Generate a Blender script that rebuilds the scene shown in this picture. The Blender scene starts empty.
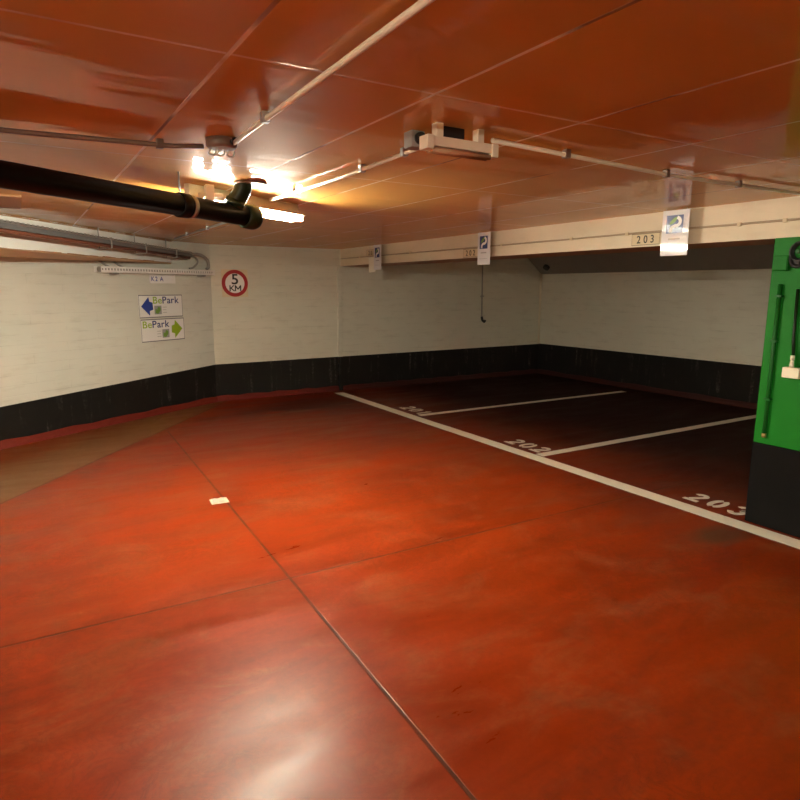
import bpy, bmesh, math, random
from mathutils import Vector, Matrix
random.seed(7)
S = bpy.context.scene
C = S.collection
PI = math.pi
ZC = 2.248            # ceiling height
ZB = 1.988            # underside of the beam

# ------------------------------------------------------------------ helpers
def mesh_obj(name, bm, mats, parent=None):
    me = bpy.data.meshes.new(name)
    bmesh.ops.recalc_face_normals(bm, faces=bm.faces)
    bm.to_mesh(me); bm.free()
    for m in (mats if isinstance(mats, (list, tuple)) else [mats]):
        me.materials.append(m)
    o = bpy.data.objects.new(name, me)
    C.objects.link(o)
    if parent: o.parent = parent
    return o

def tag(o, label, cat, group=None, kind=None):
    o['label'] = label; o['category'] = cat
    if group: o['group'] = group
    if kind: o['kind'] = kind
    return o

def thing(name, label, cat, loc=(0, 0, 0), rotz=0.0, group=None):
    o = bpy.data.objects.new(name, None)
    o.empty_display_size = 0.05
    C.objects.link(o)
    o.location = loc; o.rotation_euler = (0, 0, rotz)
    return tag(o, label, cat, group)

def box(bm, x0, x1, y0, y1, z0, z1, mi=0, bevel=0.0, M=None):
    vs = [bm.verts.new((x, y, z)) for x in (x0, x1) for y in (y0, y1) for z in (z0, z1)]
    idx = [(0, 1, 3, 2), (4, 6, 7, 5), (0, 4, 5, 1), (2, 3, 7, 6), (0, 2, 6, 4), (1, 5, 7, 3)]
    fs = [bm.faces.new([vs[i] for i in q]) for q in idx]
    for f in fs: f.material_index = mi
    if bevel > 0:
        bmesh.ops.recalc_face_normals(bm, faces=fs)
        es = list({e for f in fs for e in f.edges})
        r = bmesh.ops.bevel(bm, geom=es, offset=bevel, segments=2, affect='EDGES', profile=0.5)
        vs = list({v for f in r['faces'] for v in f.verts} | {v for v in vs if v.is_valid})
    if M is not None:
        bmesh.ops.transform(bm, matrix=M, verts=vs)
    return vs

def frames(pts):
    pts = [Vector(p) for p in pts]
    out = []; prev = None
    for i, p in enumerate(pts):
        a = pts[max(i - 1, 0)]; b = pts[min(i + 1, len(pts) - 1)]
        t = (b - a).normalized()
        if prev is None:
            ref = Vector((0, 0, 1)) if abs(t.z) < 0.9 else Vector((1, 0, 0))
            u = t.cross(ref).normalized()
        else:
            u = (prev - t * prev.dot(t)).normalized()
        prev = u
        out.append((p, u, t.cross(u)))
    return out

def tube(bm, pts, r, seg=12, caps=True, mi=0, smooth=True):
    rings = []
    fr = frames(pts)
    for i, (p, u, v) in enumerate(fr):
        rr = r[i] if isinstance(r, (list, tuple)) else r
        rings.append([bm.verts.new(p + (u * math.cos(2 * PI * k / seg) + v * math.sin(2 * PI * k / seg)) * rr) for k in range(seg)])
    for a, b in zip(rings, rings[1:]):
        for k in range(seg):
            f = bm.faces.new((a[k], a[(k + 1) % seg], b[(k + 1) % seg], b[k]))
            f.material_index = mi; f.smooth = smooth
    if caps:
        for ring in (rings[0][::-1], rings[-1]):
            f = bm.faces.new(ring); f.material_index = mi
    return rings

def arc_pts(pts, n=8):
    """Catmull-Rom through the points."""
    P = [Vector(p) for p in pts]; out = []
    for i in range(len(P) - 1):
        p0 = P[max(i - 1, 0)]; p1 = P[i]; p2 = P[i + 1]; p3 = P[min(i + 2, len(P) - 1)]
        for k in range(n):
            t = k / n
            out.append(0.5 * ((2 * p1) + (p2 - p0) * t + (2 * p0 - 5 * p1 + 4 * p2 - p3) * t * t + (3 * p1 - p0 - 3 * p2 + p3) * t ** 3))
    out.append(P[-1]); return out

def disc(bm, c, r, h, axis='Y', seg=32, mi=0):
    c = Vector(c); A = {'X': Vector((1, 0, 0)), 'Y': Vector((0, 1, 0)), 'Z': Vector((0, 0, 1))}[axis]
    tube(bm, [c, c + A * h], r, seg, True, mi)

def prism(bm, poly, y0, y1, mi=0):
    """poly in local X,Z; thickness along Y"""
    a = [bm.verts.new((x, y0, z)) for x, z in poly]
    b = [bm.verts.new((x, y1, z)) for x, z in poly]
    n = len(poly)
    fs = [bm.faces.new(a), bm.faces.new(b[::-1])]
    for i in range(n):
        fs.append(bm.faces.new((a[i], b[i], b[(i + 1) % n], a[(i + 1) % n])))
    for f in fs: f.material_index = mi
    return fs

def stroke(bm, pts, w, y0, y1, closed=False, mi=0):
    """flat stroke of width w along pts (x,z), thickness y0..y1"""
    P = [Vector((p[0], p[1])) for p in pts]; n = len(P)
    L = []; R = []
    for i in range(n):
        if closed: a = P[i - 1]; b = P[(i + 1) % n]
        else: a = P[max(i - 1, 0)]; b = P[min(i + 1, n - 1)]
        t = (b - a).normalized(); nn = Vector((-t.y, t.x))
        L.append(P[i] + nn * w / 2); R.append(P[i] - nn * w / 2)
    rng = range(n) if closed else range(n - 1)
    for i in rng:
        j = (i + 1) % n
        prism(bm, [tuple(L[i]), tuple(L[j]), tuple(R[j]), tuple(R[i])], y0, y1, mi)

def text_bm(txt, height, thick=0.001, bold=0.0, align='CENTER', sx=1.0, flat=False):
    """text standing in local XZ, facing -Y, baseline at z=0 (flat: lying in XY)"""
    cu = bpy.data.curves.new('lettering', 'FONT')
    cu.body = txt; cu.size = height / 0.70; cu.align_x = align
    cu.extrude = thick / 2; cu.offset = bold * height
    o = bpy.data.objects.new('lettering', cu); C.objects.link(o)
    dg = bpy.context.evaluated_depsgraph_get(); dg.update()
    me = bpy.data.meshes.new_from_object(o.evaluated_get(dg))
    bm = bmesh.new(); bm.from_mesh(me)
    bpy.data.objects.remove(o); bpy.data.meshes.remove(me); bpy.data.curves.remove(cu)
    for v in bm.verts:
        x, y, z = v.co
        v.co = (x * sx, y, z) if flat else (x * sx, -z, y)
    for f in bm.faces: f.material_index = 0
    return bm

def letters(txt, height, x, y, z, mat, parent, bold=0.0, sx=1.0, gap=0.0, centre=False, names='letter'):
    """one part per character, standing in local XZ; returns the right end"""
    bms = []; cur = 0.0
    for ch in txt:
        if ch == ' ': cur += height * .45; continue
        b = text_bm(ch, height, .001, bold, 'LEFT', sx)
        lo = min(v.co.x for v in b.verts); hi = max(v.co.x for v in b.verts)
        shift(b, cur - lo); bms.append(b); cur += hi - lo + gap
    off = -(cur - gap) / 2 if centre else 0
    for b in bms:
        shift(b, x + off, y, z); mesh_obj(names, b, mat, parent)
    return x + off + cur

def shift(bm, dx=0, dy=0, dz=0):
    bmesh.ops.translate(bm, vec=(dx, dy, dz), verts=bm.verts)
    return bm

# ------------------------------------------------------------------ materials
def new_mat(name):
    m = bpy.data.materials.new(name); m.use_nodes = True
    nt = m.node_tree; b = nt.nodes['Principled BSDF']
    return m, nt, b

def N(nt, t, **kw):
    n = nt.nodes.new(t)
    for k, v in kw.items():
        if k.startswith('i_'): n.inputs[int(k[2:])].default_value = v
        else: setattr(n, k, v)
    return n

def math_n(nt, op, a, b=None, c=None):
    n = nt.nodes.new('ShaderNodeMath'); n.operation = op
    for i, v in enumerate((a, b, c)):
        if v is None: continue
        if isinstance(v, (int, float)): n.inputs[i].default_value = v
        else: nt.links.new(v, n.inputs[i])
    return n.outputs[0]

def mixc(nt, fac, a, b, mode='MIX'):
    n = nt.nodes.new('ShaderNodeMix'); n.data_type = 'RGBA'; n.blend_type = mode
    for sock, v in ((n.inputs[0], fac), (n.inputs[6], a), (n.inputs[7], b)):
        if isinstance(v, (int, float)): sock.default_value = v
        elif isinstance(v, (tuple, list)): sock.default_value = (*v[:3], 1)
        else: nt.links.new(v, sock)
    return n.outputs[2]

def ramp(nt, src, stops):
    n = nt.nodes.new('ShaderNodeValToRGB')
    el = n.color_ramp.elements
    while len(el) < len(stops): el.new(0.5)
    for e, (p, c) in zip(el, stops):
        e.position = p; e.color = (c, c, c, 1) if isinstance(c, (int, float)) else (*c, 1)
    nt.links.new(src, n.inputs[0])
    return n.outputs[0]

def noise(nt, vec, scale, detail=4, rough=0.55, dist=0.0):
    n = N(nt, 'ShaderNodeTexNoise'); n.inputs['Scale'].default_value = scale
    n.inputs['Detail'].default_value = detail; n.inputs['Roughness'].default_value = rough
    n.inputs['Distortion'].default_value = dist
    nt.links.new(vec, n.inputs['Vector'])
    return n.outputs[0]

def objvec(nt, scale=(1, 1, 1)):
    tc = N(nt, 'ShaderNodeTexCoord'); mp = N(nt, 'ShaderNodeMapping')
    mp.inputs['Scale'].default_value = scale
    nt.links.new(tc.outputs['Object'], mp.inputs['Vector'])
    return mp.outputs[0]

def simple(name, col, rough=0.5, metal=0.0, var=0.12, scale=25.0, coat=0.0, spec=0.5, bump=0.0):
    m, nt, b = new_mat(name)
    v = objvec(nt)
    n = noise(nt, v, scale, 3)
    lo = tuple(c * (1 - var) for c in col); hi = tuple(min(1, c * (1 + var)) for c in col)
    nt.links.new(mixc(nt, n, lo, hi), b.inputs['Base Color'])
    b.inputs['Roughness'].default_value = rough; b.inputs['Metallic'].default_value = metal
    b.inputs['Coat Weight'].default_value = coat; b.inputs['Coat Roughness'].default_value = 0.05
    b.inputs['Specular IOR Level'].default_value = spec
    if bump:
        bp = N(nt, 'ShaderNodeBump'); bp.inputs['Strength'].default_value = bump; bp.inputs['Distance'].default_value = 0.01
        nt.links.new(n, bp.inputs['Height']); nt.links.new(bp.outputs[0], b.inputs['Normal'])
    return m

def line_mask(nt, X, Y, p, q, w, soft=0.004):
    """1 near the straight line through p,q (object XY)"""
    dx, dy = q[0] - p[0], q[1] - p[1]; l = math.hypot(dx, dy); nx, ny = -dy / l, dx / l
    d = math_n(nt, 'ADD', math_n(nt, 'MULTIPLY', X, nx), math_n(nt, 'MULTIPLY', Y, ny))
    d = math_n(nt, 'SUBTRACT', d, nx * p[0] + ny * p[1])
    a = math_n(nt, 'ABSOLUTE', d)
    mr = N(nt, 'ShaderNodeMapRange'); mr.interpolation_type = 'SMOOTHSTEP'
    mr.inputs[1].default_value = w; mr.inputs[2].default_value = w + soft
    mr.inputs[3].default_value = 1; mr.inputs[4].default_value = 0
    nt.links.new(a, mr.inputs[0])
    return mr.outputs[0], d

def floor_material():
    m, nt, b = new_mat('red_floor_paint')
    tc = N(nt, 'ShaderNodeTexCoord'); sp = N(nt, 'ShaderNodeSeparateXYZ')
    nt.links.new(tc.outputs['Object'], sp.inputs[0]); X, Y = sp.outputs[0], sp.outputs[1]
    v = objvec(nt); vs = objvec(nt, (0.45, 1.6, 1))
    big = noise(nt, v, 0.7, 5, 0.6, 0.6)
    streak = noise(nt, vs, 2.6, 6, 0.62, 0.5)
    fine = noise(nt, v, 14, 6, 0.65)
    col = mixc(nt, ramp(nt, streak, [(0.33, 0.0), (0.72, 1.0)]), (0.180, 0.0175, 0.0012), (0.272, 0.0315, 0.0020))
    # worn, chalky patches
    patch = noise(nt, objvec(nt, (1.0, 1.5, 1)), 1.9, 8, 0.68, 0.9)
    worn = math_n(nt, 'MULTIPLY', ramp(nt, patch, [(0.50, 0.0), (0.66, 1.0)]), ramp(nt, fine, [(0.30, 0.35), (0.62, 1.0)]))
    col = mixc(nt, math_n(nt, 'MULTIPLY', worn, 0.62), col, (0.235, 0.082, 0.030))
    vein = noise(nt, v, 5.5, 10, 0.75, 1.6)
    col = mixc(nt, math_n(nt, 'MULTIPLY', ramp(nt, math_n(nt, 'ABSOLUTE', math_n(nt, 'SUBTRACT', vein, 0.5)), [(0.0, 1.0), (0.035, 0.0)]), math_n(nt, 'MULTIPLY', ramp(nt, big, [(0.42, 0.0), (0.6, 1.0)]), 0.55)), col, (0.095, 0.014, 0.004))
    col = mixc(nt, ramp(nt, noise(nt, v, 38, 6, 0.7), [(0.35, 0.0), (0.75, 0.35)]), col, (0.115, 0.013, 0.003))
    # rubber and dirt film
    dirt = ramp(nt, noise(nt, vs, 1.6, 8, 0.72, 1.0), [(0.48, 0.0), (0.74, 0.8)])
    col = mixc(nt, math_n(nt, 'MULTIPLY', dirt, ramp(nt, fine, [(0.35, 0.2), (0.7, 1.0)])), col, (0.065, 0.014, 0.006))
    # floor colour darkens to near-black into the parking bays, with a soft edge
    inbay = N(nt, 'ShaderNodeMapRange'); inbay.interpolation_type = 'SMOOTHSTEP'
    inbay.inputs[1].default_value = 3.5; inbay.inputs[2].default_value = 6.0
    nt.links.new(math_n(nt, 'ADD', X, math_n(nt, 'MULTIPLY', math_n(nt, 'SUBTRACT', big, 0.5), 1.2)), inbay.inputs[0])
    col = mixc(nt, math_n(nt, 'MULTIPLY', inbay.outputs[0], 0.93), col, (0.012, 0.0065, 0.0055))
    # a dirty patch in front of the back wall
    def blob(cx, cy, rx, ry, amt, c, col):
        dx = math_n(nt, 'DIVIDE', math_n(nt, 'SUBTRACT', X, cx), rx); dy = math_n(nt, 'DIVIDE', math_n(nt, 'SUBTRACT', Y, cy), ry)
        r = math_n(nt, 'SQRT', math_n(nt, 'ADD', math_n(nt, 'MULTIPLY', dx, dx), math_n(nt, 'MULTIPLY', dy, dy)))
        r = math_n(nt, 'ADD', r, math_n(nt, 'MULTIPLY', math_n(nt, 'SUBTRACT', streak, 0.5), 2.2))
        f = ramp(nt, r, [(0.25, 1.0), (1.0, 0.0)])
        return mixc(nt, math_n(nt, 'MULTIPLY', f, amt), col, c)
    col = blob(3.5, 8.2, 1.5, 0.9, 0.75, (0.05, 0.012, 0.006), col)
    col = blob(3.95, 2.3, 0.30, 0.16, 0.7, (0.05, 0.030, 0.014), col)
    col = blob(3.2, 7.8, 0.35, 0.10, 0.5, (0.20, 0.10, 0.045), col)
    col = blob(3.95, 7.9, 0.25, 0.08, 0.5, (0.20, 0.11, 0.055), col)
    # brownish worn drain strip along the left wall
    g, dg = line_mask(nt, X, Y, (-0.265, 5.51), (2.218, 8.68), 0.008, 0.006)
    strip = N(nt, 'ShaderNodeMapRange'); strip.interpolation_type = 'SMOOTHSTEP'
    strip.inputs[1].default_value = 0.0; strip.inputs[2].default_value = 0.02
    nt.links.new(dg, strip.inputs[0])
    fade = N(nt, 'ShaderNodeMapRange'); fade.interpolation_type = 'SMOOTHSTEP'
    fade.inputs[1].default_value = 0.35; fade.inputs[2].default_value = 1.25
    fade.inputs[3].default_value = 1.0; fade.inputs[4].default_value = 0.22
    nt.links.new(math_n(nt, 'ADD', dg, math_n(nt, 'MULTIPLY', math_n(nt, 'SUBTRACT', streak, 0.5), 0.9)), fade.inputs[0])
    # the strip ends where it reaches the back wall
    endf = N(nt, 'ShaderNodeMapRange'); endf.inputs[1].default_value = 2.2; endf.inputs[2].default_value = 2.9
    endf.inputs[3].default_value = 1.0; endf.inputs[4].default_value = 0.0
    nt.links.new(X, endf.inputs[0])
    sf = math_n(nt, 'MULTIPLY', math_n(nt, 'MULTIPLY', strip.outputs[0], fade.outputs[0]), endf.outputs[0])
    col = mixc(nt, math_n(nt, 'MULTIPLY', sf, 0.85), col, mixc(nt, fine, (0.125, 0.056, 0.018), (0.18, 0.088, 0.030)))
    # saw cut joints
    brk = ramp(nt, noise(nt, v, 3.0, 3), [(0.30, 0.35), (0.55, 1.0)])
    j1, _ = line_mask(nt, X, Y, (1.16, 2.2), (1.345, 7.39), 0.006, 0.005)
    j1b = N(nt, 'ShaderNodeMapRange'); j1b.inputs[1].default_value = 7.3; j1b.inputs[2].default_value = 7.5
    j1b.inputs[3].default_value = 1.0; j1b.inputs[4].default_value = 0.0
    nt.links.new(Y, j1b.inputs[0])
    j2, _ = line_mask(nt, X, Y, (-0.2, 3.215), (5.84, 3.125), 0.006, 0.005)
    jj = math_n(nt, 'MAXIMUM', math_n(nt, 'MULTIPLY', j1, j1b.outputs[0]), math_n(nt, 'MULTIPLY', j2, 0.8))
    jj = math_n(nt, 'MAXIMUM', jj, math_n(nt, 'MULTIPLY', math_n(nt, 'MULTIPLY', g, endf.outputs[0]), 0.6))
    jm = math_n(nt, 'MULTIPLY', jj, brk)
    col = mixc(nt, math_n(nt, 'MULTIPLY', jm, 0.85), col, (0.045, 0.018, 0.010))
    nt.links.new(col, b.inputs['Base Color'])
    rg = ramp(nt, streak, [(0.3, 0.27), (0.7, 0.46)])
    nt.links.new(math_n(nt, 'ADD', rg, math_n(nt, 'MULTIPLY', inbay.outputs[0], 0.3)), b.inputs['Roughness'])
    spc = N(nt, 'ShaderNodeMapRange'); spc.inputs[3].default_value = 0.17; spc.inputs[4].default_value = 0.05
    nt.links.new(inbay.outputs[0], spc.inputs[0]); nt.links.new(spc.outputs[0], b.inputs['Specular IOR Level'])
    bp = N(nt, 'ShaderNodeBump'); bp.inputs['Strength'].default_value = 0.25; bp.inputs['Distance'].default_value = 0.004
    h = math_n(nt, 'SUBTRACT', math_n(nt, 'MULTIPLY', fine, 0.35), math_n(nt, 'MULTIPLY', jm, 1.0))
    nt.links.new(h, bp.inputs['Height']); nt.links.new(bp.outputs[0], b.inputs['Normal'])
    return m

def ceiling_material():
    m, nt, b = new_mat('varnished_ceiling_board')
    tc = N(nt, 'ShaderNodeTexCoord'); sp = N(nt, 'ShaderNodeSeparateXYZ')
    nt.links.new(tc.outputs['Object'], sp.inputs[0]); X, Y = sp.outputs[0], sp.outputs[1]
    v = objvec(nt); vw = objvec(nt, (0.28, 2.4, 1))
    wav = noise(nt, vw, 1.5, 3, 0.5, 0.3); big = noise(nt, v, 0.9, 3)
    col = mixc(nt, wav, (0.58, 0.265, 0.050), (0.69, 0.335, 0.070))
    col = mixc(nt, ramp(nt, big, [(0.45, 0), (0.8, 0.5)]), col, (0.53, 0.25, 0.055))
    def grid(c, off, step, w, soft):
        t = math_n(nt, 'DIVIDE', math_n(nt, 'SUBTRACT', c, off), step)
        d = math_n(nt, 'MULTIPLY', math_n(nt, 'ABSOLUTE', math_n(nt, 'SUBTRACT', t, math_n(nt, 'ROUND', t))), step)
        mr = N(nt, 'ShaderNodeMapRange'); mr.inputs[1].default_value = w; mr.inputs[2].default_value = w + soft
        mr.inputs[3].default_value = 1; mr.inputs[4].default_value = 0
        nt.links.new(d, mr.inputs[0]); return mr.outputs[0]
    gx = grid(X, 1.82, 0.648, 0.0050, 0.003); gy = grid(Y, 1.73, 1.485, 0.005, 0.003)
    brk = ramp(nt, noise(nt, v, 2.2, 3), [(0.34, 0.0), (0.46, 1.0)])
    seam = math_n(nt, 'MAXIMUM', math_n(nt, 'MULTIPLY', gx, brk), math_n(nt, 'MULTIPLY', gy, 0.55))
    tone = noise(nt, v, 1.3, 2)
    sc = mixc(nt, ramp(nt, tone, [(0.40, 0.0), (0.46, 1.0)]), (0.20, 0.085, 0.03), (0.95, 0.80, 0.58))
    col = mixc(nt, math_n(nt, 'MULTIPLY', seam, 0.85), col, sc)
    nt.links.new(col, b.inputs['Base Color'])
    b.inputs['Roughness'].default_value = 0.6
    b.inputs['Specular IOR Level'].default_value = 0.06
    b.inputs['Coat Weight'].default_value = 0.55; b.inputs['Coat Roughness'].default_value = 0.06
    bp = N(nt, 'ShaderNodeBump'); bp.inputs['Strength'].default_value = 0.35; bp.inputs['Distance'].default_value = 0.016
    h = math_n(nt, 'SUBTRACT', wav, math_n(nt, 'MULTIPLY', seam, 0.2))
    nt.links.new(h, bp.inputs['Height'])
    nt.links.new(bp.outputs[0], b.inputs['Normal']); nt.links.new(bp.outputs[0], b.inputs['Coat Normal'])
    return m

def uvvec(nt, scale=(1, 1, 1)):
    tc = N(nt, 'ShaderNodeTexCoord'); mp = N(nt, 'ShaderNodeMapping'); mp.inputs['Scale'].default_value = scale
    nt.links.new(tc.outputs['UV'], mp.inputs['Vector']); return mp.outputs[0]

def wall_material(name, base, blocks=True, dirt=0.35):
    m, nt, b = new_mat(name)
    v = uvvec(nt); vs = uvvec(nt, (0.5, 2.0, 1))
    n1 = noise(nt, v, 1.4, 5, 0.6); n2 = noise(nt, vs, 6, 5, 0.65); fine = noise(nt, v, 40, 4)
    col = mixc(nt, n1, tuple(c * 0.90 for c in base), tuple(min(1, c * 1.06) for c in base))
    col = mixc(nt, math_n(nt, 'MULTIPLY', ramp(nt, n2, [(0.52, 0.0), (0.75, 1.0)]), dirt), col, tuple(c * k for c, k in zip(base, (0.66, 0.62, 0.55))))
    h = fine
    if blocks:
        br = N(nt, 'ShaderNodeTexBrick'); nt.links.new(v, br.inputs['Vector'])
        br.inputs['Color1'].default_value = (1, 1, 1, 1); br.inputs['Color2'].default_value = (0.94, 0.94, 0.94, 1)
        br.inputs['Mortar'].default_value = (0.0, 0.0, 0.0, 1); br.inputs['Scale'].default_value = 1.0
        br.inputs['Mortar Size'].default_value = 0.005; br.inputs['Mortar Smooth'].default_value = 0.6
        br.inputs['Brick Width'].default_value = 0.80; br.inputs['Row Height'].default_value = 0.105
        mort = br.outputs['Fac']
        f = math_n(nt, 'MULTIPLY', mort, ramp(nt, n2, [(0.42, 0.0), (0.68, 0.40)]))
        col = mixc(nt, f, col, tuple(c * 0.55 for c in base))
        h = math_n(nt, 'SUBTRACT', math_n(nt, 'MULTIPLY', fine, 0.3), math_n(nt, 'MULTIPLY', mort, 0.5))
    nt.links.new(col, b.inputs['Base Color']); b.inputs['Roughness'].default_value = 0.62
    b.inputs['Specular IOR Level'].default_value = 0.3
    bp = N(nt, 'ShaderNodeBump'); bp.inputs['Strength'].default_value = 0.35; bp.inputs['Distance'].default_value = 0.006
    nt.links.new(h, bp.inputs['Height']); nt.links.new(bp.outputs[0], b.inputs['Normal'])
    return m

def band_material(name='black_wall_band'):
    m, nt, b = new_mat(name)
    v = uvvec(nt); vd = uvvec(nt, (6.0, 0.6, 1))
    n1 = noise(nt, v, 3, 6, 0.7); drip = noise(nt, vd, 2.2, 4, 0.6); fine = noise(nt, v, 30, 4)
    col = mixc(nt, n1, (0.007, 0.0065, 0.006), (0.016, 0.0145, 0.0125))
    sc = math_n(nt, 'MULTIPLY', ramp(nt, drip, [(0.56, 0.0), (0.68, 1.0)]), ramp(nt, n1, [(0.42, 0.0), (0.62, 0.9)]))
    col = mixc(nt, math_n(nt, 'MULTIPLY', sc, ramp(nt, fine, [(0.4, 0.1), (0.65, 0.7)])), col, (0.16, 0.145, 0.12))
    nt.links.new(col, b.inputs['Base Color']); b.inputs['Roughness'].default_value = 0.6
    b.inputs['Specular IOR Level'].default_value = 0.12
    bp = N(nt, 'ShaderNodeBump'); bp.inputs['Strength'].default_value = 0.25; bp.inputs['Distance'].default_value = 0.005
    nt.links.new(fine, bp.inputs['Height']); nt.links.new(bp.outputs[0], b.inputs['Normal'])
    return m

def skirting_material():
    m, nt, b = new_mat('red_skirting_paint')
    tc = N(nt, 'ShaderNodeTexCoord'); sp = N(nt, 'ShaderNodeSeparateXYZ'); nt.links.new(tc.outputs['Object'], sp.inputs[0])
    n = noise(nt, objvec(nt), 12, 4)
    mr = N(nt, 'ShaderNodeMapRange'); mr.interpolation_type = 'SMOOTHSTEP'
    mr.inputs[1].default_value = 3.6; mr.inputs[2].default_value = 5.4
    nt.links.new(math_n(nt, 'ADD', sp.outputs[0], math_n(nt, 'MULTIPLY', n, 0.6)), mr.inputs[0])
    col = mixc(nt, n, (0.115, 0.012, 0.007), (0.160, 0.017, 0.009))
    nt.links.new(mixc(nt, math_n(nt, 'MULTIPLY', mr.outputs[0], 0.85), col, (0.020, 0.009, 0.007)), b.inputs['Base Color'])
    b.inputs['Roughness'].default_value = 0.6; b.inputs['Specular IOR Level'].default_value = 0.2
    return m

def emit(name, col, s):
    m, nt, b = new_mat(name)
    b.inputs['Base Color'].default_value = (0.9, 0.9, 0.85, 1)
    b.inputs['Emission Color'].default_value = (*col, 1); b.inputs['Emission Strength'].default_value = s
    return m

LAMP = (1.0, 0.94, 0.76)
M = dict(
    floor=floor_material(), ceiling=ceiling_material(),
    wall=wall_material('cream_block_paint', (0.665, 0.640, 0.520)),
    wallw=wall_material('white_block_paint', (0.650, 0.652, 0.565)),
    beam=wall_material('cream_beam_paint', (0.74, 0.66, 0.49), blocks=False, dirt=0.25),
    white=wall_material('white_soffit_paint', (0.80, 0.80, 0.74), blocks=False, dirt=0.15),
    soffit=wall_material('brown_concrete_and_bounce', (0.36, 0.19, 0.085), blocks=False),
    soffit_pale=wall_material('pale_brown_concrete', (0.62, 0.42, 0.24), blocks=False),
    grey_conc=wall_material('grey_concrete', (0.30, 0.28, 0.25), blocks=False),
    band=band_material(),
    footblack=simple('black_foot_paint', (0.0075, 0.007, 0.0065), 0.7, var=0.3, scale=6, spec=0.04, bump=0.15),
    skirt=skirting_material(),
    line=simple('white_line_paint', (0.80, 0.74, 0.60), 0.55, var=0.1, scale=12),
    digit=simple('white_stencil_paint', (0.74, 0.66, 0.53), 0.55, var=0.15, scale=30),
    cable=simple('tan_cable', (0.42, 0.33, 0.21), 0.45),
    black=simple('black_pipe_plastic', (0.004, 0.004, 0.004), 0.45, var=0.3, spec=0.18),
    green_pipe=simple('dark_green_pipe_plastic', (0.006, 0.016, 0.004), 0.4, spec=0.3),
    steel=simple('galvanised_steel', (0.42, 0.42, 0.40), 0.42, metal=0.8),
    dullsteel=simple('dull_grey_tray_steel', (0.15, 0.15, 0.145), 0.6, metal=0.2, spec=0.3),
    greyplastic=simple('grey_conduit_plastic', (0.30, 0.29, 0.26), 0.5),
    cream=simple('cream_plastic', (0.80, 0.72, 0.54), 0.42, var=0.05),
    creamlamp=simple('cream_enamel', (0.80, 0.72, 0.54), 0.35, var=0.04),
    conduit=simple('cream_conduit_plastic', (0.72, 0.62, 0.46), 0.35, var=0.06),
    darkconduit=simple('brown_grey_conduit', (0.16, 0.10, 0.065), 0.5),
    tube_off=simple('dull_glass_tube', (0.42, 0.26, 0.14), 0.15, coat=0.5),
    dark=simple('dark_rubber', (0.012, 0.012, 0.012), 0.55),
    green=simple('green_gloss_paint', (0.004, 0.150, 0.008), 0.55, var=0.08, scale=4, spec=0.2),
    green_dark=simple('green_painted_conduit', (0.005, 0.10, 0.010), 0.45, var=0.1, spec=0.3),
    brass=simple('brass', (0.70, 0.50, 0.20), 0.3, metal=0.9),
    sign=simple('white_sign_panel', (0.80, 0.79, 0.76), 0.35, var=0.02),
    glossy=simple('laminated_white_sheet', (0.74, 0.73, 0.74), 0.7, var=0.02, coat=0.8, spec=0.1),
    frame=simple('grey_sign_edge', (0.16, 0.16, 0.17), 0.5),
    blue=simple('blue_ink', (0.020, 0.050, 0.30), 0.4, var=0.08),
    navy=simple('navy_ink', (0.020, 0.040, 0.17), 0.4, var=0.2, coat=0.15),
    lime=simple('lime_ink', (0.30, 0.46, 0.012), 0.4, var=0.08),
    leaf=simple('leaf_green_ink', (0.16, 0.30, 0.04), 0.4, var=0.3, scale=60),
    red=simple('red_sign_ink', (0.36, 0.010, 0.012), 0.4),
    ink=simple('black_ink', (0.012, 0.012, 0.012), 0.5),
    greyink=simple('grey_ink', (0.34, 0.34, 0.33), 0.5),
    plate=simple('yellowed_number_plate', (0.68, 0.57, 0.36), 0.45, var=0.08),
    rust=simple('rusty_red_pipe', (0.17, 0.055, 0.028), 0.55, var=0.3),
    paper=simple('white_paper', (0.80, 0.76, 0.62), 0.7, var=0.06, scale=30),
    perf=simple('white_tray_steel', (0.80, 0.79, 0.74), 0.5),
    lamp_on=emit('lit_tube', LAMP, 58.0),
    lamp_fill=emit('lit_tube_fill', (1.0, 0.96, 0.82), 310.0),
)

# ------------------------------------------------------------------ room shell
JX, JY = 2.36, 9.1                      # left wall meets back wall
P0 = Vector((-0.305, 7.47, 0)); D = (Vector((JX, JY, 0)) - P0).normalized()
ROTL = math.atan2(D.y, D.x)             # local X along the left wall, local Y into it
XR = 8.70                               # right wall
XM, YM = -6.4, -6.5                     # far sides behind the camera
def onleft(s, off=0.0, z=0.0):          # a point on the left wall, off metres in front of it
    n = Vector((D.y, -D.x, 0))
    q = P0 + D * s + n * off
    return (q.x, q.y, z)

def struct(name, bm, mats, label=None):
    o = mesh_obj(name, bm, mats); o['kind'] = 'structure'
    return o

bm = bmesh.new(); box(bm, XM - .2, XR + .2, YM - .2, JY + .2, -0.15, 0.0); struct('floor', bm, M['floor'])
bm = bmesh.new(); box(bm, XM - .2, XR + .2, YM - .2, JY + .2, ZC, ZC + 0.15); struct('ceiling', bm, M['ceiling'])

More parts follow.
